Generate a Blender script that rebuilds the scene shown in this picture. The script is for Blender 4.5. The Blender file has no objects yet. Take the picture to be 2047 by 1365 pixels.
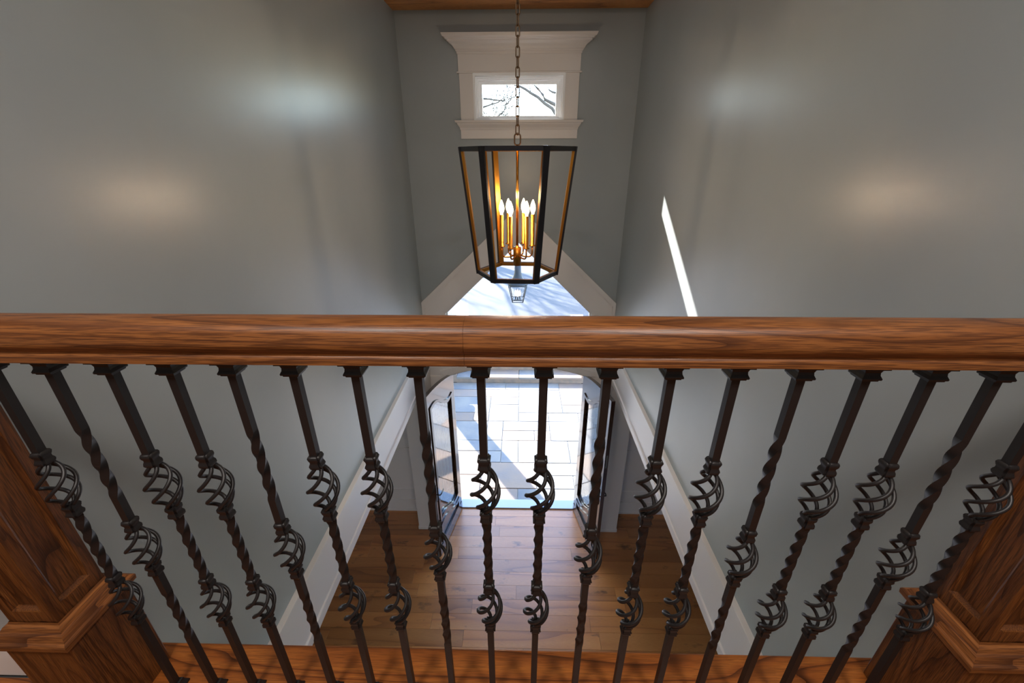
import bpy, bmesh, math, random
from mathutils import Vector, Matrix
from mathutils.geometry import tessellate_polygon
sc = bpy.context.scene
COL = sc.collection
H = 4.845            # camera height above the foyer floor; heights below marked "H+..." are relative to the eye
# ------------------------------------------------------------------ camera
PITCH, YAW, ROLL, FPX = 0.4251, -0.0225, -0.0028, 828.5
def cam_axes():
    cp, sp = math.cos(PITCH), math.sin(PITCH)
    fw = Vector((math.sin(YAW)*cp, math.cos(YAW)*cp, -sp)); rt = Vector((math.cos(YAW), -math.sin(YAW), 0)); up = rt.cross(fw)
    return rt*math.cos(ROLL)+up*math.sin(ROLL), up*math.cos(ROLL)-rt*math.sin(ROLL), fw
rt, up, fw = cam_axes()
cd = bpy.data.cameras.new('camera'); cam = bpy.data.objects.new('camera', cd); COL.objects.link(cam)
m = Matrix((rt, up, -fw)).transposed().to_4x4(); m.translation = (0, 0, H); cam.matrix_world = m
cd.sensor_width = 36; cd.lens = FPX*36/2047; cd.clip_start = .02; cd.clip_end = 500
sc.camera = cam
# ------------------------------------------------------------------ world, sun, exposure
SUN_DIR = Vector((.63, -1, -.655)).normalized()
w = bpy.data.worlds.new('world'); sc.world = w; w.use_nodes = True
nt = w.node_tree; bg = nt.nodes['Background']
sky = nt.nodes.new('ShaderNodeTexSky'); sky.sky_type = 'NISHITA'; sky.sun_disc = False
sky.sun_elevation = math.asin(-SUN_DIR.z); sky.sun_rotation = math.atan2(-SUN_DIR.x, -SUN_DIR.y)
sky.altitude = 150; sky.air_density = 1.0; sky.dust_density = .25; sky.ozone_density = 2.0
nt.links.new(sky.outputs[0], bg.inputs[0]); bg.inputs[1].default_value = 1.3
sd = bpy.data.lights.new('sun_offscreen', 'SUN'); sd.energy = 20.0; sd.angle = math.radians(.53); sd.color = (1, .95, .88)
so = bpy.data.objects.new('sun_offscreen', sd); COL.objects.link(so); so.location = (-15, 30, 30)
so.rotation_euler = SUN_DIR.to_track_quat('-Z', 'Y').to_euler()
vs = sc.view_settings; vs.view_transform = 'Standard'; vs.look = 'None'; vs.gamma = 1; vs.use_curve_mapping = False
vs.exposure = 0.3
LANDING_W, BULB_W = 31, 2.1       # the landing's two ceiling lamps; each lantern bulb

# ------------------------------------------------------------------ helpers
def L(c):
    f = lambda v: v/12.92 if v <= .04045 else ((v+.055)/1.055)**2.4
    return (f(c[0]/255), f(c[1]/255), f(c[2]/255), 1)
def newmat(name, col=(128, 128, 128), rough=.5, metal=0., spec=.5):
    m = bpy.data.materials.new(name); m.use_nodes = True
    b = m.node_tree.nodes['Principled BSDF']
    b.inputs['Base Color'].default_value = L(col); b.inputs['Roughness'].default_value = rough
    b.inputs['Metallic'].default_value = metal; b.inputs['Specular IOR Level'].default_value = spec
    return m
def nd(m, t, **kw):
    n = m.node_tree.nodes.new('ShaderNode'+t)
    for k, v in kw.items(): setattr(n, k, v)
    return n
def lk(m, a, b): m.node_tree.links.new(a, b)
def ramp(m, src, stops):
    r = nd(m, 'ValToRGB'); el = r.color_ramp.elements
    while len(el) < len(stops): el.new(.5)
    for e, (p, c) in zip(el, stops): e.position = p; e.color = c
    lk(m, src, r.inputs[0]); return r.outputs[0]
def mixc(m, fac, a, b, mode='MIX'):
    x = nd(m, 'Mix', data_type='RGBA', blend_type=mode)
    for i, s in ((0, fac), (6, a), (7, b)):
        if hasattr(s, 'is_linked'): lk(m, s, x.inputs[i])
        else: x.inputs[i].default_value = s
    return x.outputs[2]
def math_(m, op, a, b=None):
    x = nd(m, 'Math', operation=op)
    for i, s in ((0, a), (1, b)):
        if s is None: continue
        if hasattr(s, 'is_linked'): lk(m, s, x.inputs[i])
        else: x.inputs[i].default_value = s
    return x.outputs[0]
def coords(m, world, rand, scale):
    c = nd(m, 'NewGeometry').outputs['Position'] if world else nd(m, 'TexCoord').outputs['Object']
    if rand:
        oi = nd(m, 'ObjectInfo'); k = nd(m, 'VectorMath', operation='MULTIPLY_ADD')
        cb = nd(m, 'CombineXYZ')
        for i, s in enumerate((31., 57., 19.)): lk(m, math_(m, 'MULTIPLY', oi.outputs['Random'], s), cb.inputs[i])
        k.inputs[1].default_value = (1, 1, 1); lk(m, c, k.inputs[0]); lk(m, cb.outputs[0], k.inputs[2]); c = k.outputs[0]
    mp = nd(m, 'Mapping'); mp.inputs['Scale'].default_value = scale; lk(m, c, mp.inputs[0])
    return mp.outputs[0]
def noise(m, vec, scale, detail=3, rough=.5, dist=0.):
    n = nd(m, 'TexNoise'); n.inputs['Scale'].default_value = scale; n.inputs['Detail'].default_value = detail
    n.inputs['Roughness'].default_value = rough; n.inputs['Distortion'].default_value = dist; lk(m, vec, n.inputs['Vector'])
    return n.outputs['Fac']
def bump(m, h, strength, dist=.002):
    b = nd(m, 'Bump'); b.inputs['Strength'].default_value = strength; b.inputs['Distance'].default_value = dist
    lk(m, h, b.inputs['Height']); lk(m, b.outputs[0], m.node_tree.nodes['Principled BSDF'].inputs['Normal'])
def wood(name, light, mid, dark, axis=0, ring=9., freq=5., stretch=.1, rough=.28, world=False, rand=False, pore=1., knots=0., var=0.):
    m = newmat(name, mid, rough); p = m.node_tree.nodes['Principled BSDF']
    sc3 = [1., 1., 1.]; sc3[axis] = stretch
    v = coords(m, world, rand, sc3)
    n = noise(m, v, freq, 2, .45, .3)
    fr = math_(m, 'FRACT', math_(m, 'MULTIPLY', n, ring))
    c = ramp(m, fr, [(0, L(dark)), (.18, L(mid)), (.7, L(light)), (1, L(mid))])
    sc4 = [1., 1., 1.]; sc4[axis] = .035
    v2 = coords(m, world, rand, sc4)
    po = noise(m, v2, 520, 2, .6)
    pm = ramp(m, po, [(.40, (0, 0, 0, 1)), (.56, (1, 1, 1, 1))])
    c = mixc(m, math_(m, 'MULTIPLY', math_(m, 'SUBTRACT', 1., pm), .75*pore), c, L(dark))
    big = noise(m, v, 2.2, 2)
    c = mixc(m, math_(m, 'MULTIPLY', big, .35), c, L(dark))
    if knots:
        v3 = coords(m, world, rand, [.5 if i == axis else 1. for i in range(3)])
        k = ramp(m, noise(m, v3, 7.5, 5, .62), [(.61, (0, 0, 0, 1)), (.73, (1, 1, 1, 1))])
        c = mixc(m, math_(m, 'MULTIPLY', k, knots), c, L((58, 30, 18)))
    if var:
        oi = nd(m, 'ObjectInfo'); hs = nd(m, 'HueSaturation')
        lk(m, math_(m, 'ADD', math_(m, 'MULTIPLY', oi.outputs['Random'], var), 1-var/2), hs.inputs['Value']); lk(m, c, hs.inputs['Color']); c = hs.outputs[0]
    lk(m, c, p.inputs['Base Color'])
    bump(m, pm, .12, .0006)
    return m
def noisy(name, a, b, scale, rough=.6, detail=4, world=True, bstr=0., bscale=None, bdist=.002, rand=0., spec=.5):
    m = newmat(name, a, rough, spec=spec); p = m.node_tree.nodes['Principled BSDF']
    v = coords(m, world, bool(rand), (1, 1, 1))
    c = mixc(m, ramp(m, noise(m, v, scale, detail, .55), [(.3, (0, 0, 0, 1)), (.7, (1, 1, 1, 1))]), L(a), L(b))
    if rand:
        oi = nd(m, 'ObjectInfo'); hs = nd(m, 'HueSaturation')
        lk(m, math_(m, 'ADD', math_(m, 'MULTIPLY', oi.outputs['Random'], rand), 1-rand/2), hs.inputs['Value']); lk(m, c, hs.inputs['Color']); c = hs.outputs[0]
    lk(m, c, p.inputs['Base Color'])
    if bstr: bump(m, noise(m, v, bscale or scale*4, 4), bstr, bdist)
    return m
def glassmat(name, tint=(1, 1, 1, 1), base=.06, top=.9, rough=.0):
    m = bpy.data.materials.new(name); m.use_nodes = True; t = m.node_tree; t.nodes.clear()
    o = t.nodes.new('ShaderNodeOutputMaterial'); mx = t.nodes.new('ShaderNodeMixShader')
    tr = t.nodes.new('ShaderNodeBsdfTransparent'); gl = t.nodes.new('ShaderNodeBsdfGlossy'); fr = t.nodes.new('ShaderNodeLayerWeight')
    tr.inputs[0].default_value = tint; gl.inputs['Roughness'].default_value = rough; fr.inputs[0].default_value = .3
    mr = t.nodes.new('ShaderNodeMapRange'); mr.inputs['To Min'].default_value = base; mr.inputs['To Max'].default_value = top
    t.links.new(fr.outputs['Fresnel'], mr.inputs[0]); t.links.new(mr.outputs[0], mx.inputs[0])
    t.links.new(tr.outputs[0], mx.inputs[1]); t.links.new(gl.outputs[0], mx.inputs[2]); t.links.new(mx.outputs[0], o.inputs[0])
    return m
def emit(name, col, strength):
    m = newmat(name, (255, 240, 220), .3); p = m.node_tree.nodes['Principled BSDF']
    p.inputs['Emission Color'].default_value = col; p.inputs['Emission Strength'].default_value = strength
    return m

def obj(name, me, mat=None, parent=None, loc=(0, 0, 0), rot=(0, 0, 0)):
    o = bpy.data.objects.new(name, me); COL.objects.link(o)
    if mat is not None and me is not None and not me.materials: me.materials.append(mat)
    o.location = loc; o.rotation_euler = rot
    if parent is not None: o.parent = parent
    return o
def tag(o, label, cat, group=None):
    o['label'] = label; o['category'] = cat
    if group: o['group'] = group
    return o
def struct(o, label=None):
    o['kind'] = 'structure'
    if label: o['label'] = label
    return o
def empty(name, loc=(0, 0, 0), rz=0): return obj(name, None, None, None, loc, (0, 0, rz))
def mk(name, V, F, smooth=False):
    me = bpy.data.meshes.new(name); me.from_pydata([tuple(v) for v in V], [], F); me.update()
    bm = bmesh.new(); bm.from_mesh(me); bmesh.ops.recalc_face_normals(bm, faces=bm.faces); bm.to_mesh(me); bm.free()
    if smooth: me.polygons.foreach_set('use_smooth', [True]*len(me.polygons))
    return me
def boxm(x0, x1, y0, y1, z0, z1, bev=0.):
    bm = bmesh.new(); bmesh.ops.create_cube(bm, size=1)
    for v in bm.verts: v.co = ((x0+x1)/2+v.co.x*(x1-x0), (y0+y1)/2+v.co.y*(y1-y0), (z0+z1)/2+v.co.z*(z1-z0))
    if bev: bmesh.ops.bevel(bm, geom=bm.edges[:], offset=bev, segments=2, affect='EDGES', profile=.5)
    me = bpy.data.meshes.new('box'); bm.to_mesh(me); bm.free(); return me
def box(name, x0, x1, y0, y1, z0, z1, mat, parent=None, bev=0.):
    return obj(name, boxm(x0, x1, y0, y1, z0, z1, bev), mat, parent)
def joinm(ms):
    bm = bmesh.new()
    for me in ms: bm.from_mesh(me)
    r = bpy.data.meshes.new('joined'); bm.to_mesh(r); bm.free(); return r
def prism(outer, holes, fr, d0, d1):
    """2-D outline with holes, extruded from depth d0 to d1; fr maps (a, b, depth) to xyz"""
    loops = [outer]+list(holes); flat = [p for l in loops for p in l]
    tris = tessellate_polygon([[Vector((p[0], p[1], 0)) for p in l] for l in loops])
    n = len(flat)
    V = [fr(p[0], p[1], d0) for p in flat]+[fr(p[0], p[1], d1) for p in flat]
    F = [tuple(t) for t in tris]+[tuple(i+n for i in reversed(t)) for t in tris]
    s = 0
    for l in loops:
        k = len(l)
        for i in range(k):
            a, b = s+i, s+(i+1) % k
            F.append((a, b, b+n, a+n))
        s += k
    return mk('prism', V, F)
XZ = lambda a, b, d: (a, d, b)
YZ = lambda a, b, d: (d, a, b)
XY = lambda a, b, d: (a, b, d)
def rect(a0, a1, b0, b1): return [(a0, b0), (a1, b0), (a1, b1), (a0, b1)]
def loft(levels, smooth=False):
    """stack of rectangles (z, x0, x1, y0, y1)"""
    V, F = [], []
    for z, x0, x1, y0, y1 in levels: V += [(x0, y0, z), (x1, y0, z), (x1, y1, z), (x0, y1, z)]
    for i in range(len(levels)-1):
        for j in range(4): F.append((4*i+j, 4*i+(j+1) % 4, 4*i+4+(j+1) % 4, 4*i+4+j))
    F += [(0, 1, 2, 3), tuple(len(V)-4+j for j in range(4))]
    return mk('loft', V, F, smooth)
def sq(levels, smooth=False): return loft([(z, -h, h, -h, h) for z, h in levels], smooth)
def lathe(pf, n=16, smooth=True):
    V, F = [], []
    for r, z in pf:
        for i in range(n): a = 2*math.pi*i/n; V.append((r*math.cos(a), r*math.sin(a), z))
    for k in range(len(pf)-1):
        for i in range(n): F.append((k*n+i, k*n+(i+1) % n, k*n+n+(i+1) % n, k*n+n+i))
    F += [tuple(range(n)), tuple((len(pf)-1)*n+i for i in range(n))]
    return mk('lathe', V, F, smooth)
def tube(P, r, n=8, closed=False, smooth=True):
    P = [Vector(p) for p in P]; N = len(P); R = r if isinstance(r, (list, tuple)) else [r]*N
    V, F = [], []; ref = None
    for i in range(N):
        t = (P[(i+1) % N]-P[i-1]) if closed else (P[min(i+1, N-1)]-P[max(i-1, 0)])
        t.normalize()
        if ref is None: ref = t.orthogonal().normalized()
        ref = (ref-t*ref.dot(t)); ref = ref.normalized() if ref.length > 1e-6 else t.orthogonal().normalized()
        b = t.cross(ref)
        for k in range(n): a = 2*math.pi*k/n; V.append(P[i]+(ref*math.cos(a)+b*math.sin(a))*R[i])
    for i in range(N if closed else N-1):
        j = (i+1) % N
        for k in range(n): F.append((i*n+k, i*n+(k+1) % n, j*n+(k+1) % n, j*n+k))
    if not closed: F += [tuple(range(n)), tuple((N-1)*n+k for k in range(n))]
    return mk('tube', V, F, smooth)
def extrude_x(pf, x0, x1):
    n = len(pf); V = [(x0, y, z) for y, z in pf]+[(x1, y, z) for y, z in pf]
    F = [(i, (i+1) % n, (i+1) % n+n, i+n) for i in range(n)]+[tuple(range(n)), tuple(range(n, 2*n))]
    return mk('extr', V, F)
def autosmooth(me, deg=40):
    me.polygons.foreach_set('use_smooth', [True]*len(me.polygons))
    bm = bmesh.new(); bm.from_mesh(me)
    for e in bm.edges:
        e.smooth = not (len(e.link_faces) == 2 and e.calc_face_angle(0) > math.radians(deg))
    bm.to_mesh(me); bm.free(); return me

# ------------------------------------------------------------------ materials
M_wall = noisy('grey_green_satin_paint', (160, 167, 169), (164, 171, 173), 3, rough=.32, bstr=.10, bscale=260, bdist=.001)
M_white = newmat('white_trim_paint', (232, 226, 222), .32)
M_vinyl = newmat('white_window_frame', (248, 250, 252), .25)
M_ceil = newmat('ceiling_paint', (225, 222, 216), .8)
M_oak = wood('stained_oak_rail', (146, 90, 44), (126, 74, 34), (70, 36, 14), axis=0, ring=26, freq=5.5, stretch=.075, rough=.4)
M_oakz = wood('stained_oak_newel', (128, 77, 35), (104, 58, 25), (54, 27, 10), axis=2, ring=22, freq=6, stretch=.1, rough=.38)
M_oakl = wood('stained_oak_landing', (176, 104, 44), (150, 82, 32), (74, 36, 12), axis=0, ring=15, freq=4.5, stretch=.11, rough=.3, pore=.6)
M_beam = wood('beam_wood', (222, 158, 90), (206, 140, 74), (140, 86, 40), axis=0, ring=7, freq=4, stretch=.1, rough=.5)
M_plank = wood('floor_oak_plank', (198, 133, 72), (186, 118, 58), (144, 86, 42), axis=0, ring=4.5, freq=3.2, stretch=.09, rough=.3, world=True, rand=True, pore=.45, knots=.75, var=.42)
M_plank.node_tree.nodes['Principled BSDF'].inputs['Specular IOR Level'].default_value = 1.
M_sub = newmat('subfloor_dark', (46, 26, 14), .8)
M_iron = newmat('black_wrought_iron', (33, 29, 29), .42, .2)
M_black = newmat('lantern_black', (30, 28, 32), .42, .4)
M_gold = newmat('aged_brass', (180, 124, 50), .34, 1.)
M_chain = newmat('chain_bronze', (122, 98, 76), .38, .9)
M_door = wood('espresso_door_wood', (64, 44, 38), (52, 34, 30), (26, 16, 14), axis=2, ring=6, freq=4, stretch=.1, rough=.14)
_d = M_door.node_tree.nodes['Principled BSDF']; _d.inputs['Coat Weight'].default_value = .8; _d.inputs['Coat Roughness'].default_value = .08
M_pane = glassmat('window_glass', base=.03, top=.6)
M_leaded = glassmat('leaded_glass', tint=(.72, .80, .82, 1), base=.42, top=.95, rough=.06)
M_came = newmat('lead_came', (120, 128, 130), .35, .6)
M_stone = noisy('flagstone', (142, 137, 131), (112, 115, 122), 2.2, rough=.7, bstr=.4, bscale=14, bdist=.006, rand=.3)
M_stone2 = noisy('flagstone_tan', (154, 132, 114), (136, 124, 118), 3, rough=.7, bstr=.4, bscale=14, bdist=.006, rand=.25)
M_grout = noisy('mortar', (170, 167, 160), (156, 153, 147), 20, rough=.9)
M_asph = noisy('driveway_asphalt', (92, 93, 97), (80, 82, 86), 60, rough=.85, bstr=.3, bscale=120)
M_lawn = noisy('winter_lawn', (120, 116, 80), (96, 100, 62), 3, rough=.95)
M_rub = noisy('stone_veneer', (150, 130, 116), (120, 112, 108), 7, rough=.85, bstr=.5, bscale=18, bdist=.01)
M_cap = noisy('limestone_cap', (222, 218, 210), (210, 206, 198), 9, rough=.8)
M_bark = noisy('grey_bark', (96, 88, 80), (70, 64, 58), 6, rough=.95)
M_roof = newmat('porch_ceiling_wood', (130, 96, 66), .7)
M_sill = newmat('metal_threshold', (150, 152, 156), .35, .7)
M_bulb = emit('candle_bulb_glow', (1, .74, .42, 1), 5)
M_pbulb = emit('porch_bulb_glow', (1, .8, .55, 1), 5)
M_lgl = glassmat('lantern_glass', base=.05, top=.6)
M_zinc = newmat('porch_lantern_metal', (58, 66, 78), .45, .5)

# ------------------------------------------------------------------ room shell
XL, XR, XC, YD = -1.160, 1.102, -.029, 4.6
CZ = H+1.58                      # ceiling
HB = H-2.447                     # underside of the side openings
TW = .24                         # side wall thickness
LZ = H-1.250                     # landing floor height
# front wall with door notch, gabled transom and small window
DH = .875                        # half width of the doorway
def arch(u, z0=2.30, r=.15): return z0+r*(1-u*u)
archpts = [(XC+DH*(-1+2*i/16), arch(-1+2*i/16)) for i in range(17)]
outer = [(-4.4, 0), (XC-DH, 0)]+archpts+[(XC+DH, 0), (4.4, 0), (4.4, CZ+.1), (-4.4, CZ+.1)]
GI = [(XC-.883, 2.80), (XC+.883, 2.80), (XC+.883, H-1.712), (XC, H-.852), (XC-.883, H-1.712)]
WO = rect(XC-.42, XC+.42, H+.318, H+.665)
struct(obj('wall_front', prism(outer, [GI, WO], XZ, YD, YD+.16), M_wall), 'grey green painted wall holding the entry doors, gabled transom and small window')
# side walls with wide openings
for nm, x0, x1 in (('wall_left', XL-TW, XL), ('wall_right', XR, XR+TW)):
    pl = [(.62, 0), (.95, 0), (.95, HB), (4.25, HB), (4.25, 0), (YD, 0), (YD, CZ+.1), (.62, CZ+.1)]
    struct(obj(nm, prism(pl, [], YZ, x0, x1), M_wall), 'tall grey green satin painted side wall of the foyer')
struct(box('ceiling', -4.4, 4.4, -2.2, YD+.16, CZ, CZ+.12, M_ceil))
# return walls either side of the landing, hall behind the camera
struct(box('wall_landing_left', -3.2, XL-TW, .62, .78, LZ-.3, CZ, M_wall)); struct(box('wall_landing_right', XR+TW, 3.2, .62, .78, LZ-.3, CZ, M_wall))
struct(box('baseboard_left', -3.2, XL, .604, .62, LZ, LZ+.14, M_white, bev=.003)); struct(box('baseboard_right', XR, 3.2, .604, .62, LZ, LZ+.14, M_white, bev=.003))
struct(box('wall_hall_left', -3.3, -3.2, -2.2, .78, LZ-.3, CZ, M_wall)); struct(box('wall_hall_right', 3.2, 3.3, -2.2, .78, LZ-.3, CZ, M_wall))
struct(box('wall_rear', -4.4, 4.4, -2.3, -2.2, 0, CZ, M_wall))
struct(box('floor_landing', -3.2, 3.2, -2.2, .60, LZ-.3, LZ-.0005, M_oakl), 'landing floor behind the railing')
struct(box('trim_1', XL, XR, .52, .694, LZ-.032, LZ, M_oakl, bev=.004), 'oak landing tread carrying the iron balusters')
struct(box('trim_2', XL, XR, .64, .665, LZ-.32, LZ-.034, M_white), 'white fascia under the landing')
# side rooms on the ground floor
for s, nm in ((-1, 'left'), (1, 'right')):
    struct(box('wall_sideroom_'+nm, min(s*4.4, s*4.3), max(s*4.4, s*4.3), -2.2, YD, 0, 3.3, M_wall))
    x0, x1 = sorted((s*4.3, (XL-TW) if s < 0 else (XR+TW)))
    struct(box('ceiling_sideroom_'+nm, x0, x1, .78, YD, 2.95, 3.1, M_ceil))
# ------------------------------------------------------------------ ground floor of individual planks
fl = struct(box('floor', -4.4, 4.4, -2.2, YD+.1, -.12, -.012, M_sub), 'wide plank oak floor of the foyer with knots')
cube = boxm(-.5, .5, -.5, .5, -.5, .5); cube.materials.append(M_plank)
R = random.Random(4); pw = .178; y = YD+.06
row = 0
while y > .55:
    x = -3.0-R.random()*1.2
    while x < 3.0:
        ln = R.choice((.9, 1.2, 1.5, 1.8, 2.1)); a, b = max(x, -3.1), min(x+ln, 3.1)
        if b-a > .1:
            o = obj('plank', cube, None, fl, ((a+b)/2, y-pw/2, -.006)); o.scale = (b-a-.0022, pw-.0022, .012+R.random()*.0006)
        x += ln
    y -= pw; row += 1
# ------------------------------------------------------------------ white trim
def trim(name, *a, **k): return struct(box(name, *a, M_white, **k))
for s, X, nm in ((-1, XL, 'left'), (1, XR, 'right')):
    def bx(n, d0, d1, y0, y1, z0, z1, bev=.003, s=s, X=X):     # depth measured into the foyer from the wall face
        x0, x1 = sorted((X-s*d0, X-s*d1)); return box(n, x0, x1, y0, y1, z0, z1, M_white, hd, bev)
    hd = struct(empty('trim_header_'+nm, (0, 0, 0)), 'white painted header casing over the wide side opening')
    bx('header_board', -.001, .018, .78, YD-.022, HB+.05, HB+.36)
    bx('header_cap', -.001, .032, .78, YD-.022, HB+.36, HB+.385)
    bx('header_bead', -.001, .030, .78, YD-.022, HB-.012, HB+.055, .006)
    bx('soffit_board', -TW-.018, .004, .95, 4.25, HB-.012, HB+.001)
    bx('jamb_front', -TW-.018, .018, 4.236, 4.252, 0, HB-.012)
    bx('jamb_inner', -.001, .018, 4.252, YD-.022, 0, HB+.05)
    bx('jamb_outer', -TW-.018, -TW+.001, 4.252, YD-.03, 0, HB+.05)
    bx('plinth', -TW-.026, .026, 4.228, 4.40, 0, .05)
# white boards round the arched doorway
dl = [(XL+.001, 0), (XC-DH, 0)]+archpts+[(XC+DH, 0), (XR-.001, 0), (XR-.001, 2.66), (XL+.001, 2.66)]
dt = struct(obj('trim_doorway', prism(dl, [], XZ, YD-.022, YD+.002), M_white), 'white boards round the arched doorway')
arO = [(XC-DH-.10, 2.30)]+[(XC+(DH+.10)*(-1+2*i/16), arch(-1+2*i/16, 2.36, .16)) for i in range(17)]+[(XC+DH+.10, 2.30)]
obj('arch_casing', prism(arO+[(XC+DH, 2.30)]+archpts[::-1]+[(XC-DH, 2.30)], [], XZ, YD-.036, YD-.018), M_white, dt)
for a, b in ((XL+.02, XC-DH), (XC+DH, XR-.02)): box('side_casing', a, b, YD-.034, YD-.02, 0, 2.292, M_white, dt, .002)
jl = [(XC-DH+.001, 0)]+[(p[0], p[1]+.0) for p in archpts]+[(XC+DH-.001, 0)]
ji = [(XC+(DH-.02)*(-1+2*i/16), arch(-1+2*i/16)-.02) for i in range(17)]
obj('jamb', prism([(XC-DH+.0005, 0)]+archpts+[(XC+DH-.0005, 0), (XC+DH-.02, 0)]+ji[::-1]+[(XC-DH+.02, 0)], [], XZ, YD, YD+.16), M_white, dt)
struct(box('trim_threshold', XC-DH+.02, XC+DH-.02, YD+.02, YD+.19, -.01, .022, M_sill, bev=.004), 'metal door threshold')
# wainscot of the side rooms on the front wall
for s, nm in ((-1, 'left'), (1, 'right')):
    x0, x1 = sorted((s*4.28, (XL-TW-.02) if s < 0 else (XR+TW+.02)))
    wn = struct(box('wall_wainscot_'+nm, x0, x1, YD-.012, YD+.001, 0, 2.94, M_white), 'white panelled wainscot wall beside the entry')
    for n, z0, z1, t in (('base_board', 0, .22, .036), ('bottom_rail', .22, .41, .024), ('middle_rail', .99, 1.15, .024), ('top_rail', 1.60, 1.76, .026), ('ledge', 1.76, 1.80, .05), ('base_shoe', 0, .03, .046)):
        box(n, x0, x1, YD-t, YD-.011, z0, z1, M_white, wn, .002)
    for k in range(4):
        c = (x0+.04+k*.86) if s > 0 else (x1-.04-k*.86)
        box('stile', c-.05, c+.05, YD-.0235, YD-.0112, .40, 1.62, M_white, wn, .002)
# ------------------------------------------------------------------ small upper window
wn = struct(empty('window_1', (XC, YD, H+.3)), 'small upper window with crown head and white casing')
def wpart(n, me, mat=M_white): o = obj(n, me, mat, wn); o.location = (-XC, -YD, -H-.3); return o
def wl(n, lv):       # (z, half width, projection)
    return wpart(n, loft([(H+z, XC-h, XC+h, YD-p, YD+.001) for z, h, p in lv]))
wl('head_crown', [(.842, .578, .030), (.858, .580, .034), (.862, .586, .040), (.872, .588, .042), (.878, .596, .050), (.895, .606, .058), (.912, .622, .072), (.928, .648, .094), (.934, .652, .098), (.940, .652, .098), (.944, .668, .114), (.952, .672, .118), (.960, .690, .128), (.978, .699, .134), (.984, .700, .135)])
wl('head_frieze', [(.704, .572, .024), (.843, .572, .024)])
wl('head_bead', [(.690, .580, .026), (.693, .586, .034), (.702, .586, .034), (.705, .580, .026)])
for s in (-1, 1): wpart('side_casing', boxm(*sorted((XC+s*.435, XC+s*.567)), YD-.022, YD+.001, H+.296, H+.692, .002))
wl('sill_apron', [(.138, .574, .022), (.215, .574, .022), (.218, .578, .026), (.236, .582, .032), (.262, .600, .052), (.276, .606, .058), (.279, .618, .070), (.297, .624, .074)])
def ring(n, ho, zo0, zo1, hi, zi0, zi1, y0, y1, mat=M_white):
    return wpart(n, prism(rect(XC-ho, XC+ho, H+zo0, H+zo1), [rect(XC-hi, XC+hi, H+zi0, H+zi1)], XZ, y0, y1), mat)
ring('inner_casing', .437, .298, .692, .418, .312, .668, YD-.030, YD+.004, M_vinyl)
ring('frame', .4195, .311, .667, .402, .318, .650, YD-.012, YD+.10, M_vinyl)
ring('frame_step', .403, .317, .651, .388, .322, .634, YD+.004, YD+.10, M_vinyl)
sh = ring('sash', .389, .321, .635, .357, .340, .606, YD+.030, YD+.075, M_vinyl)
g = obj('pane', boxm(XC-.36, XC+.36, YD+.05, YD+.056, H+.338, H+.61), M_pane, sh)
# ------------------------------------------------------------------ gabled transom
tw = struct(empty('window_2', (XC, YD, 2.8)), 'gable shaped transom window in wide white casing')
def tpart(n, me, mat=M_white, par=None): o = obj(n, me, mat, par or tw); o.location = (-XC, -YD, -2.8) if par is None else (0, 0, 0); return o
def gable(hw, zb, zs, za): return [(XC-hw, zb), (XC+hw, zb), (XC+hw, zs), (XC, za), (XC-hw, zs)]
GO = gable(1.1295, 2.66, H-1.60, H-.535)
tpart('casing', prism(GO, [gable(.885, 2.80, H-1.713, H-.854)], XZ, YD-.026, YD+.002))
tpart('back_band', prism(gable(1.1296, 2.70, H-1.575, H-.508), [gable(1.095, 2.71, H-1.613, H-.578)], XZ, YD-.044, YD+.001))
tpart('frame', prism(gable(.884, 2.801, H-1.7125, H-.853), [gable(.862, 2.83, H-1.722, H-.882)], XZ, YD-.002, YD+.15))
ts = tpart('sash', prism(gable(.860, 2.832, H-1.723, H-.884), [gable(.848, 2.85, H-1.728, H-.9)], XZ, YD+.05, YD+.10))
tpart('pane', prism(gable(.852, 2.846, H-1.7265, H-.896), [], XZ, YD+.07, YD+.076), M_pane, ts)
# ------------------------------------------------------------------ ceiling beam
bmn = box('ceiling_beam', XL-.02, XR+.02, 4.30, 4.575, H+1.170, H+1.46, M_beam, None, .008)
tag(bmn, 'brown timber ceiling beam spanning the foyer above the small window', 'beam')
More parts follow.
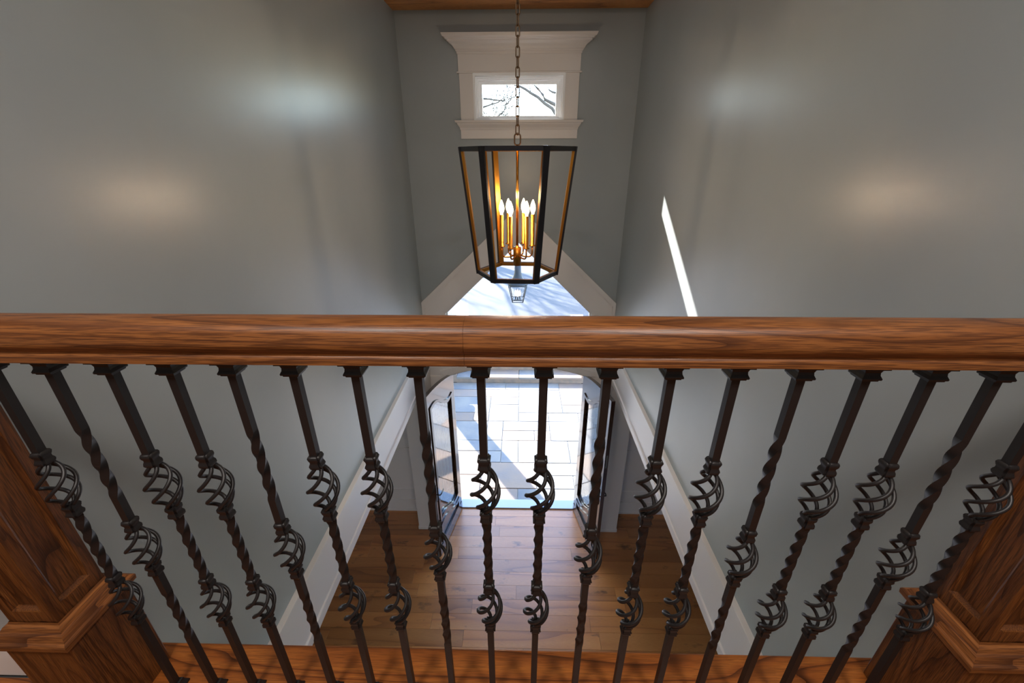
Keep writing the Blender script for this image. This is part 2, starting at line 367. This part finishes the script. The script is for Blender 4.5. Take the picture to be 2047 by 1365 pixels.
# ------------------------------------------------------------------ entry doors
LW, LT = .862, .046
def lin(a, b, n): return [a+(b-a)*i/(n-1) for i in range(n)]
def sst(t): return t*t*(3-2*t)
def ltop(u): return 2.285+.15*(1-(1-u/LW)**2)
def gtop(t): return 2.06+.17*sst(t)-.035*math.sin(2*math.pi*t)
def gbot(t): return .42+.14*sst(t)-.03*math.sin(2*math.pi*t)
def glass_loop(mg):
    us = lin(0, 1, 17); a, b = .125-mg, LW-.125+mg
    lo = [(a+(b-a)*t, gbot(t)-mg) for t in us]; hi = [(a+(b-a)*t, gtop(t)+mg) for t in us]
    return lo+hi[::-1]
def panel_loop(mg):
    us = lin(0, 1, 13); a, b = .125-mg, LW-.125+mg
    return [(a, .185-mg), (b, .185-mg)]+[(a+(b-a)*t, gbot(t)-.11+mg) for t in us[::-1]]
def make_leaf(name, label, hinge, direc, vis):
    e = struct(empty(name, (hinge[0], hinge[1], 0), math.atan2(direc[1], direc[0])), label)
    out = [(0, .012), (LW, .012)]+[(u, ltop(u)) for u in lin(LW, 0, 21)]
    obj('leaf_frame', prism(out, [glass_loop(0), panel_loop(0)], XZ, -LT/2, LT/2), M_door, e)
    for s in (-1, 1):
        d0, d1 = sorted((s*(LT/2-.004), s*(LT/2+.012)))
        obj('glass_moulding', prism(glass_loop(.028), [glass_loop(-.012)], XZ, d0, d1), M_door, e)
        obj('panel_moulding', prism(panel_loop(.022), [panel_loop(-.016)], XZ, d0, d1), M_door, e)
        d0, d1 = sorted((s*(LT/2-.002), s*(LT/2+.010)))
        obj('bottom_strip', boxm(.01, LW-.01, d0, d1, .02, .15, .003), M_door, e)
    obj('panel', prism(panel_loop(.004), [], XZ, -.012, .012), M_door, e)
    gp = obj('glass_pane', prism(glass_loop(.004), [], XZ, -.005, .005), M_leaded, e)
    a, b = .125, LW-.125
    def came(pts): obj('came', tube(pts, .0035, 5), M_came, gp)
    for k in range(1, 6):
        t = k/6; u = a+(b-a)*t; came([(u, 0, gbot(t)+.02), (u, 0, 1.2), (u, 0, gtop(t)-.01)])
    for off in (.10, .22, .30): came([(a+(b-a)*t, 0, gtop(t)-off) for t in lin(0, 1, 13)])
    for off in (.12, .26): came([(a+(b-a)*t, 0, gbot(t)+off) for t in lin(0, 1, 13)])
    obj('door_sweep', boxm(.03, LW-.03, -.012, .012, .001, .02), M_white, e)
    for z in (.25, 1.15, 2.0): obj('hinge', tube([(-.004, -vis*LT/2, z-.05), (-.004, -vis*LT/2, z+.05)], .008, 8), M_came, e)
    for z in (1.62, .06): obj('edge_bolt', boxm(LW-.001, LW+.003, -.01, .01, z-.09, z+.09, .001), M_came, e)
    for s in (-1, 1):
        hp = obj('handle_plate', boxm(LW-.075, LW-.04, *sorted((s*LT/2, s*(LT/2+.008))), .93, 1.17, .003), M_iron, e)
        obj('lever', tube([(LW-.058, s*LT/2, 1.04), (LW-.058, s*(LT/2+.05), 1.04), (LW-.085, s*(LT/2+.056), 1.04), (LW-.17, s*(LT/2+.05), 1.035)], .008, 8), M_iron, hp)
    return e
make_leaf('door_1', 'dark espresso entry door leaf with leaded glass opened toward the left wall', (XC-DH+.022, YD+.03), Vector((-.20, -.98)), 1)
make_leaf('door_2', 'dark espresso entry door leaf with leaded glass opened toward the right wall', (XC+DH-.022, YD+.03), Vector((.20, -.98)), -1)

# ------------------------------------------------------------------ railing: handrail
RY, RT, RB = .588, H-.228, H-.2945
hw = .0355
half = [(0, 0), (.012, -.0006), (.021, -.003), (.028, -.0085), (.0318, -.015), (.0335, -.023), (hw, -.031), (hw, -.036), (.0335, -.041), (.0300, -.0455), (.0285, -.049), (.0285, -.052), (.0305, -.0545), (.0315, -.057), (.0315, -.0665)]
pf = [(RY+a, RT+b) for a, b in half]+[(RY-a, RT+b) for a, b in half[:0:-1]]
hr = tag(empty('handrail', (0, RY, RB)), 'stained oak handrail running across the top of the iron balusters', 'handrail')
for x0, x1 in ((-.9712, -.0852), (-.0848, .9307)):
    me = autosmooth(extrude_x([(a-RY, b-RB) for a, b in pf], x0, x1), 35); obj('rail_length', me, M_oak, hr)
# ------------------------------------------------------------------ newel posts
def mould_side(lv):
    V, F = [], []
    for z, h in lv: V += [(-h, -h, z), (h, -h, z)]
    for i in range(len(lv)-1): F.append((2*i, 2*i+1, 2*i+3, 2*i+2))
    me = mk('moulding', V, F); me.materials.append(M_oak); return me
def newel(cx, cy, label):
    e = empty('newel_post', (cx, cy, LZ))
    tag(e, label, 'newel post', 'oak newel posts at the ends of the railing')
    zb = H-.945-LZ; zt = H-.10-LZ
    obj('base', boxm(-.073, .073, -.073, .073, 0, zb+.01, .002), M_oakz, e)
    mm = mould_side([(zb, .074), (zb, .0845), (zb+.012, .0855), (zb+.016, .0835), (zb+.018, .078), (zb+.030, .072), (zb+.032, .066), (zb+.040, .062), (zb+.042, .056), (zb+.048, .054)])
    for k in range(4): obj('base_moulding', mm, None, e, rot=(0, 0, k*math.pi/2))
    s0 = zb+.045; sh = obj('shaft', boxm(-.0415, .0415, -.0415, .0415, s0-.02, zt), M_oakz, e)
    fm = prism(rect(-.0525, .0525, s0-.01, zt), [rect(-.032, .032, s0+.035, zt-.05)], XZ, -.0525, -.0405); fm.materials.append(M_oakz)
    V, F = [], []
    for h, d in ((.0325, -.050), (.026, -.0425), (.0235, -.0418)):
        a, b = s0+.035+(.032-h), zt-.05-(.032-h); V += [(-h, d, a), (h, d, a), (h, d, b), (-h, d, b)]
    for i in range(2):
        for j in range(4): F.append((4*i+j, 4*i+(j+1) % 4, 4*i+4+(j+1) % 4, 4*i+4+j))
    bm_ = mk('panel_bevel', V, F); bm_.materials.append(M_oakz)
    for k in range(4):
        f = obj('panel_frame', fm, None, e, rot=(0, 0, k*math.pi/2)); obj('panel_bevel', bm_, None, f)
    obj('cap', sq([(zt-.002, .054), (zt, .062), (zt+.012, .066), (zt+.014, .078), (zt+.034, .080), (zt+.036, .074), (zt+.05, .03), (zt+.052, .0)]), M_oak, e)
newel(-1.0235, .584, 'panelled oak box newel post at the railing end opposite the wall with the sun streak')
newel(.983, .584, 'panelled oak box newel post at the railing end beside the wall with the sun streak')
# ------------------------------------------------------------------ iron balusters
BH = .0068                                   # half width of the bar
Z = lambda z: H+z-LZ                         # local height above the landing
z1, z2, z3, z4 = Z(-.506), Z(-.634), Z(-.840), Z(-.9685)
TOPZ = RB-LZ
HAND = 1
def bar_mesh(segs):
    """segs: (z_bottom, z_top, turns); four separate strips keep the arrises crisp"""
    ang = 0.; me = bpy.data.meshes.new('bar'); V, F = [], []
    for z_a, z_b, t in segs:
        n = max(1, int(abs(t)*28)); st = [(z_a+(z_b-z_a)*i/n, ang+2*math.pi*t*i/n) for i in range(n+1)]
        ang += 2*math.pi*t
        for s in range(4):
            o = len(V)
            for z, a in st:
                for k in (0, 1):
                    q = a+math.pi/4+(s+k)*math.pi/2; V.append((BH*1.4142*math.cos(q), BH*1.4142*math.sin(q), z))
            for i in range(len(st)-1): F.append((o+2*i, o+2*i+1, o+2*i+3, o+2*i+2))
    me.from_pydata(V, [], F); me.update(); me.polygons.foreach_set('use_smooth', [True]*len(F)); me.materials.append(M_iron); return me
kh = .0145
knuckle_m = autosmooth(sq([(-kh, .0085), (-kh+.0015, .0105), (-kh+.005, .0118), (-kh+.009, .0110), (-.0022, .0095), (.0022, .0095), (kh-.009, .0110), (kh-.005, .0118), (kh-.0015, .0105), (kh, .0085)]), 50)
bmx = bmesh.new(); bmx.from_mesh(knuckle_m)
bmesh.ops.bevel(bmx, geom=[e for e in bmx.edges if abs(e.verts[0].co.z-e.verts[1].co.z) > 1e-5], offset=.003, segments=2, affect='EDGES'); bmx.to_mesh(knuckle_m); bmx.free(); autosmooth(knuckle_m, 50)
knuckle_m.materials.append(M_iron)
collar_m = sq([(-.031, .0090), (-.031, .0125), (-.0285, .0130), (-.028, .0150), (-.0255, .0155), (-.0205, .0128), (-.016, .0122), (-.0115, .0135), (-.0085, .0165), (-.008, .0195), (0, .0195)]); collar_m.materials.append(M_iron)
shoe_m = sq([(0, .0180), (.005, .0180), (.008, .0165), (.016, .0128), (.022, .0115), (.024, .0090)]); shoe_m.materials.append(M_iron)
BL = (z1-z2)-2*kh+.006; BTURN = .74
def rod_mesh():
    P = []
    n = 30
    for i in range(n+1):
        t = i/n; rr = .0040+.0222*math.sin(math.pi*t)**.8
        a = HAND*2*math.pi*BTURN*(t-.5)*(1+.0*t)
        P.append((rr*math.cos(a), rr*math.sin(a), (t-.5)*BL))
    me = tube(P, .0037, 7); me.materials.append(M_iron); return me
rod_m = rod_mesh()
TA = bar_mesh([(z1, TOPZ, 0)]); TB = bar_mesh([(z3, z3+.018, 0), (z3+.018, z2-.018, HAND*1.2), (z2-.018, z2, 0)]); TC = bar_mesh([(0, z4, 0)])
m1, m2 = Z(-.673), Z(-.801)
UB = bar_mesh([(m1, m1+.075, 0), (m1+.075, m1+.232, HAND*1.0), (m1+.232, TOPZ, 0)]); LBm = bar_mesh([(0, m2-.232, 0), (m2-.232, m2-.075, HAND*1.0), (m2-.075, m2, 0)])
def baluster(k, x):
    two = (k % 3) != 1
    e = empty('iron_baluster', (x, RY, LZ))
    n = k if k < 9 else 17-k; where = 'the newel opposite the sun-streaked wall' if k < 9 else 'the newel beside the sun-streaked wall'
    o_ = ('first', 'second', 'third', 'fourth', 'fifth', 'sixth', 'seventh', 'eighth', 'ninth')[n]
    tag(e, 'black iron %s baluster, %s from %s' % ('double-basket' if two else 'single-basket', o_, where), 'baluster', ('double' if two else 'single')+'-basket balusters under the oak handrail')
    obj('top_collar', collar_m, None, e, (0, 0, TOPZ)); obj('shoe', shoe_m, None, e)
    for b in ((TA, TB, TC) if two else (UB, LBm)): obj('bar', b, None, e)
    for a, b in (((z1, z2), (z3, z4)) if two else ((m1, m2),)):
        for z in (a, b): obj('knuckle', knuckle_m, None, e, (0, 0, z))
        for r in range(4): obj('basket_rod', rod_m, None, e, (0, 0, (a+b)/2), (0, 0, r*math.pi/2+.5))
for k in range(18): baluster(k, -.8766+.1016*k)
# ------------------------------------------------------------------ hexagonal foyer lantern
LX, LY = -.024, 2.55; zt, zb_, rt_, rb_ = H+.036, H-.686, .326, .249
ln = tag(empty('pendant_lantern', (LX, LY, zb_), math.radians(-3)), 'large hexagonal black and brass pendant lantern with six candle bulbs hanging on a chain', 'pendant light')
hz = zt-zb_
def hexp(r, k, z): a = math.pi/3*k; return Vector((r*math.cos(a), r*math.sin(a), z))
def bar(p, q, wd, dp, inward, off=0.):
    """rectangular bar from p to q; wd across, dp along the inward direction"""
    t = (q-p).normalized(); n = (inward-t*inward.dot(t)).normalized(); s = t.cross(n)
    V = [c+s*a*wd/2+n*(off+b*dp) for c in (p, q) for a, b in ((-1, 0), (1, 0), (1, 1), (-1, 1))]
    return mk('bar', V, [(0, 1, 2, 3), (4, 5, 6, 7)]+[(i, (i+1) % 4, 4+(i+1) % 4, 4+i) for i in range(4)])
for k in range(6):
    p, q = hexp(rb_, k, 0), hexp(rt_, k, hz); inn = -Vector((math.cos(math.pi/3*k), math.sin(math.pi/3*k), 0))
    fp = obj('frame_post', bar(p, q, .034, .012, inn, -.006), M_black, ln); obj('brass_liner', bar(p, q, .031, .014, inn, .006), M_gold, fp)
    for nm, r, z in (('bottom_rail', rb_, .011), ('top_rail', rt_, hz-.011)):
        a, b = hexp(r, k, z), hexp(r, k+1, z); mid = -((a+b)/2); mid.z = 0
        fp = obj(nm, bar(a, b, .024, .010, mid, -.005), M_black, ln); obj('brass_liner', bar(a, b, .021, .014, mid, .005), M_gold, fp)
for k in range(3):
    a, b = hexp(rt_-.01, k+.5, hz-.012)*1.0, hexp(rt_-.01, k+3.5, hz-.012)
    if k == 1: obj('cross_bar', bar(hexp(.866*rt_, 1.5, hz-.016), hexp(.866*rt_, 4.5, hz-.016), .018, .01, Vector((0, 0, 1))), M_gold, ln)
hb0, hb1 = (H-.632)-zb_, (H-.522)-zb_
obj('rod', tube([(0, 0, hb1-.01), (0, 0, hz+.012)], .0075, 10), M_gold, ln)
obj('hub', lathe([(.0, hb0), (.024, hb0), (.024, hb1), (.012, hb1+.003), (.010, hb1+.012), (0, hb1+.012)], 20), M_gold, ln)
sl0, sl1, bb1 = (H-.515)-zb_, (H-.328)-zb_, (H-.245)-zb_
RC = .093
sleeve_m = lathe([(.0, 0), (.019, 0), (.019, .004), (.0115, .006), (.0115, sl1-sl0), (.0, sl1-sl0)], 14); sleeve_m.materials.append(M_gold)
bh_ = bb1-sl1
bulb_m = lathe([(.0, 0), (.008, 0), (.009, .010), (.0150, .024), (.0165, .036), (.0135, .054), (.007, .072), (.002, bh_), (0, bh_)], 14); bulb_m.materials.append(M_bulb)
for k in range(6):
    a = math.pi/3*k+.16; c, s = math.cos(a), math.sin(a)
    za = hb0+.062
    pts = [(c*.018, s*.018, za), (c*.05, s*.05, za-.010)]+[(c*(RC-.022+.022*math.sin(t)), s*(RC-.022+.022*math.sin(t)), za-.010+.024*(1-math.cos(t))) for t in lin(0, math.pi/2, 6)]+[(c*RC, s*RC, sl0+.003)]
    ar = obj('arm', tube(pts, .0048, 8), M_gold, ln)
    sl = obj('candle_sleeve', sleeve_m, None, ar, (c*RC, s*RC, sl0))
    bl = obj('bulb', bulb_m, None, ln, (c*RC, s*RC, sl1))
    ld = bpy.data.lights.new('bulb_light', 'POINT'); ld.energy = BULB_W; ld.color = (1, .74, .48); ld.shadow_soft_size = .02
    lo = bpy.data.objects.new('bulb_light', ld); COL.objects.link(lo); lo.location = (LX+c*RC, LY+s*RC, zb_+bb1+.02)
# hanging loop and chain
def link_mesh(hl, hwid, r):
    P = [(hwid*math.cos(t), 0, (hl-hwid)*(1 if math.sin(t) >= 0 else -1)+hwid*math.sin(t)) for t in [2*math.pi*(i+.5)/20 for i in range(20)]]
    me = tube(P, r, 7, True); me.materials.append(M_chain); return me
obj('hanging_loop', link_mesh(.030, .0165, .0042), None, ln, (0, 0, hz+.036))
lm = link_mesh(.0255, .0098, .0033); z = hz+.036+.030+.018; k = 0; pitch = .0445
while zb_+z < CZ-.05:
    obj('chain_link', lm, None, ln, (0, 0, z), (0, 0, .45+(k % 2)*math.pi/2)); z += pitch; k += 1
obj('ceiling_canopy', lathe([(0, 0), (.012, 0), (.02, .02), (.06, .035), (.065, .05), (0, .05)], 20), M_chain, ln, (0, 0, CZ-.05-zb_))
# ------------------------------------------------------------------ the pair of ceiling lamps over the landing
# (the two warm streaks along the top of the handrail are their reflections)
big_ring = lathe([(.25, 0), (.275, 0), (.275, -.05), (.25, -.05)], 28); big_ring.materials.append(M_white)
big_lens = lathe([(0, -.04), (.252, -.04), (.252, -.03), (0, -.03)], 28); big_lens.materials.append(M_white)
for x, w_, sd_ in ((-.8, 'opposite', 'left'), (.8, 'beside', 'right')):
    e = tag(empty('drum_light', (x, -.45, CZ-.001)), 'round drum ceiling light over the landing on the side %s the sun-streaked wall' % w_, 'ceiling light', 'drum lights over the landing')
    obj('trim_ring', big_ring, None, e); obj('lens', big_lens, None, e)
    ld = bpy.data.lights.new('ceiling_lamp_%s_offscreen' % sd_, 'AREA'); ld.shape = 'DISK'; ld.size = .5; ld.energy = LANDING_W; ld.color = (1, .93, .86)
    lo = bpy.data.objects.new('ceiling_lamp_%s_offscreen' % sd_, ld); COL.objects.link(lo); lo.location = (x, -.45, CZ-.056)

# ------------------------------------------------------------------ outside: porch, steps, driveway
PZ = -.04
pf_ = struct(box('porch_floor', -4.4, 4.4, YD+.16, 8.45, PZ-.3, PZ-.014, M_grout), 'flagstone porch in front of the entry doors')
R = random.Random(11); cs = .305; NX, NY = 16, 12
occ = [[False]*NY for _ in range(NX)]
unit = boxm(-.5, .5, -.5, .5, -.5, .5, .012)
unit2 = unit.copy(); unit.materials.append(M_stone); unit2.materials.append(M_stone2)
px0, py0 = XC-NX*cs/2, YD+.175
for i in range(NX):
    for j in range(NY):
        if occ[i][j]: continue
        a, b = R.choice(((2, 2), (3, 2), (3, 3), (2, 1), (4, 2), (2, 3), (1, 2), (3, 2)))
        while i+a > NX or any(occ[i+p][j] for p in range(a) if i+p < NX): a -= 1
        while j+b > NY or any(occ[i+p][j+q] for p in range(a) for q in range(b) if j+q < NY): b -= 1
        for p in range(a):
            for q in range(b): occ[i+p][j+q] = True
        o = obj('flagstone', R.choice((unit, unit, unit2)), None, pf_, (px0+(i+a/2)*cs, py0+(j+b/2)*cs, PZ-.012+R.random()*.004))
        o.scale = (a*cs-.016, b*cs-.016, .024)
# steps up to the drive, flanked by stone cheek walls
SZ = .15
for k in range(3):
    st = struct(box('step_%s' % ('low', 'middle', 'high')[k], -1.49, 1.43, 8.45+k*.36, 8.45+(k+1)*.36+(.9 if k == 2 else 0), PZ-.3, PZ+(k+1)*SZ-.05, M_rub), 'stone step between the porch and the drive')
    for a in range(4): box('tread_stone', -1.49+a*.73+.004, -1.49+(a+1)*.73-.004, 8.43+k*.36, 8.45+(k+1)*.36+(.9 if k == 2 else 0), PZ+(k+1)*SZ-.05, PZ+(k+1)*SZ, (M_stone, M_stone2)[(a+k) % 2], st, .006)
for s, xa, xb in ((-1, -1.85, -1.49), (1, 1.43, 1.79)):
    e = tag(empty('cheek_wall', ((xa+xb)/2, 9.6, PZ)), 'low stone cheek wall with pale cap beside the porch steps', 'garden wall', 'cheek walls of the porch steps')
    cx = (xa+xb)/2; ww = (xb-xa)/2
    obj('stone_body', boxm(-ww, ww, -1.15, 1.3, 0, .55), M_rub, e); obj('cap', boxm(-ww-.02, ww+.02, -1.17, 1.30, .55, .61, .006), M_cap, e)
    obj('end_block', boxm(-ww+.02, ww-.02, 1.3, 1.60, 0, .62), M_rub, e); obj('block_cap', boxm(-ww, ww, 1.28, 1.63, .62, .67, .008), M_cap, e)
GZ = PZ+3*SZ-.02
struct(box('ground_bed', -30, -4.4, -5, 9.3, -.6, GZ-.35, M_lawn)); struct(box('ground_bed_right', 4.4, 30, -5, 9.3, -.6, GZ-.35, M_lawn))
struct(box('driveway', -14, 14, 9.3, 30, GZ-.4, GZ, M_asph), 'pale sunlit asphalt drive beyond the porch')
struct(box('lawn', -90, 90, 30, 140, GZ-.4, GZ-.02, M_lawn)); struct(box('lawn_left', -90, -14, 9.3, 30, GZ-.4, GZ-.02, M_lawn)); struct(box('lawn_right', 14, 90, 9.3, 30, GZ-.4, GZ-.02, M_lawn))
# porch column, added sun-blocking wing, lantern gantry and eave
def column(x, y):
    e = tag(empty('porch_column', (x, y, PZ)), 'porch column of square timber on a stone pedestal', 'column', 'porch columns')
    obj('pedestal', boxm(-.26, .26, -.26, .26, 0, 1.30), M_rub, e); obj('pedestal_cap', boxm(-.30, .30, -.30, .30, 1.30, 1.38, .008), M_cap, e)
    obj('post', boxm(-.15, .15, -.15, .15, 1.38, 3.345, .006), M_white, e)
column(-2.56, 9.18)
M_side = noisy('pale_siding', (214, 212, 206), (206, 204, 198), 4, rough=.8)
struct(box('wall_sun_blocker', -6.5, -2.02, YD+.16, 9.82, 3.30, 6.42, M_side), 'added wing-shaped block keeping sun out of the entry')  # unseen wing, added to keep direct sun off the foyer floor
fr_ = tag(empty('lantern_gantry', (2.3, 6.6, PZ)), 'timber post and beam carrying the porch lantern', 'gantry')
obj('post', boxm(-.09, .09, -.09, .09, 0, 4.30, .006), M_roof, fr_); obj('beam', boxm(-4.32, .25, -.08, .08, 4.30, 4.48, .006), M_roof, fr_)
struct(box('roof_eave', -4.6, 4.6, YD+.16, 5.15, H+.845, CZ+.2, M_white), 'house eave above the small window')
# porch lantern
pe = tag(empty('porch_lantern', (-.051, 6.6, H-2.24)), 'grey metal four-sided porch lantern with bell top hanging beyond the transom', 'lantern')
a, b, hh = .086, .145, .285
cor = [(1, 1), (-1, 1), (-1, -1), (1, -1)]
for i, (p, q) in enumerate(cor):
    obj('corner_bar', tube([(a*p, a*q, 0), (b*p, b*q, hh)], .008, 6), M_zinc, pe)
    p2, q2 = cor[(i+1) % 4]
    for nm, r, z in (('bottom_rail', a, .0), ('lower_rail', a+(b-a)*.12, .035), ('top_rail', b, hh)): obj(nm, tube([(r*p, r*q, z), (r*p2, r*q2, z)], .007, 6), M_zinc, pe)
    obj('pane', mk('pane', [(a*p, a*q, .0), (a*p2, a*q2, .0), (b*p2, b*q2, hh), (b*p, b*q, hh)], [(0, 1, 2, 3)]), M_lgl, pe)
obj('bell_top', lathe([(.0, hh), (.165, hh), (.168, hh+.02), (.150, hh+.045), (.110, hh+.075), (.075, hh+.13), (.056, hh+.20), (.052, hh+.32), (.0, hh+.33)], 24), M_zinc, pe)
obj('stem', tube([(0, 0, hh+.3), (0, 0, 4.265-(H-2.24))], .012, 8), M_zinc, pe)
obj('base_plate', boxm(-.07, .07, -.07, .07, .03, .04), M_zinc, pe)
for p, q in ((.035, .0), (-.035, .0), (0, .035), (0, -.035)):
    obj('candle', tube([(p, q, .04), (p, q, .085)], .009, 8), M_zinc, pe); obj('bulb', lathe([(0, .085), (.010, .088), (.017, .12), (.014, .15), (.003, .185), (0, .186)], 12), M_pbulb, pe).location = (p, q, 0)
# ------------------------------------------------------------------ bare trees
def tree(x, y, h, seed, label, lean=(0, 0), r0=.17, depth=5, extra=(), sprays=(), rmin=.006):
    R = random.Random(seed); V, F = [], []
    e = tag(empty('bare_tree', (x, y, GZ-.05)), label, 'tree', 'bare winter trees')
    def seg(P, rr, n):
        o = len(V); me_n = len(P)
        for i, p in enumerate(P):
            t = (P[min(i+1, me_n-1)]-P[max(i-1, 0)]).normalized(); u = t.orthogonal().normalized(); v = t.cross(u)
            for k in range(n): a = 2*math.pi*k/n; V.append(tuple(p+(u*math.cos(a)+v*math.sin(a))*rr[i]))
        for i in range(me_n-1):
            for k in range(n): F.append((o+i*n+k, o+i*n+(k+1) % n, o+i*n+n+(k+1) % n, o+i*n+n+k))
    def grow(p, d, ln_, r, dep):
        P = [p]; rr = [r]; n = 4
        for i in range(n):
            d = (d+Vector((R.uniform(-.22, .22), R.uniform(-.22, .22), R.uniform(-.08, .16)))).normalized(); p = p+d*ln_/n; P.append(p); rr.append(max(rmin, r*(1-.5*(i+1)/n)))
        seg(P, rr, 6 if dep > 3 else 4)
        if dep <= 0: return
        for c in range(R.choice((2, 3, 3))):
            i = R.choice((2, 3, 4)); ax = Vector((R.uniform(-1, 1), R.uniform(-1, 1), R.uniform(-.25, .7))).normalized()
            grow(P[i], (d*.75+ax*.8).normalized(), ln_*R.uniform(.6, .8), rr[i]*.72, dep-1)
    top = Vector((lean[0], lean[1], h*.33)); P = [Vector((0, 0, 0)), Vector((lean[0]*.3, lean[1]*.3, h*.11)), Vector((lean[0]*.6, lean[1]*.6, h*.22)), top]
    obj('trunk', tube(P, [r0*1.3, r0*1.05, r0*.95, r0*.85], 10), M_bark, e)
    for c in range(4):
        a = 2*math.pi*(c+R.random()*.6)/4; grow(top-Vector((0, 0, R.uniform(0, h*.06))), Vector((math.cos(a)*.7, math.sin(a)*.7, 1)).normalized(), h*.27, r0*.55, depth)
    o_ = Vector((x, y, GZ-.05))
    for p, d in sprays: grow(Vector(p)-o_, Vector(d).normalized(), 1.7, .07, 4)
    for pts, ra in extra:
        Q = [Vector(p)-o_ for p in pts]; seg(Q, [ra*(1-.6*i/(len(Q)-1)) for i in range(len(Q))], 6)
    obj('branches', mk('branches', V, F, True), M_bark, e)
tree(-12.0, 17.5, 12, 14, 'bare tree closest to the added sun-blocking wing beside the drive', r0=.36)
tree(-7.5, 26.5, 13, 3, 'bare tree with a broad crown standing left beyond the drive', r0=.42)
tree(-18, 40, 16, 8, 'bare tree farther left beside the drive', r0=.5)
tree(-3.6, 36, 10, 5, 'slender bare tree with fine twigs straight beyond the drive', r0=.13, rmin=.017, sprays=(((-3.0, 35.6, 7.0), (1, -.1, .35)), ((-2.9, 35.6, 8.6), (1, -.1, -.1)), ((-3.1, 35.6, 8.0), (1, 0, .3))))
tree(7.5, 26, 12, 21, 'bare tree at the right edge of the drive with long arching limbs', extra=(
    ([(7.5, 26, 4.4), (4.6, 25.8, 5.6), (2.6, 25.5, 6.3), (1.85, 25.5, 6.75), (1.63, 25.5, 7.05), (1.19, 25.5, 7.31), (.84, 25.5, 7.59), (.46, 25.5, 7.78), (.17, 25.5, 7.96), (-.15, 25.5, 8.1), (-.52, 25.5, 8.2)], .12),
    ([(.46, 25.5, 7.78), (.43, 25.5, 7.96), (.35, 25.5, 8.19), (.3, 25.5, 8.6)], .03),
    ([(7.5, 26, 5.0), (4.2, 26.2, 6.3), (2.8, 26, 7.0), (1.93, 26, 7.24), (1.62, 26, 7.36), (1.24, 26, 7.53), (1.12, 26, 7.76), (.87, 26, 8.02), (.54, 26, 8.3), (.2, 26, 8.9)], .125),
    ([(2.8, 26, 7.0), (2.3, 26, 7.6), (1.87, 26, 7.83), (1.63, 26, 7.88), (1.46, 26, 7.97), (1.38, 26, 8.11)], .08)))
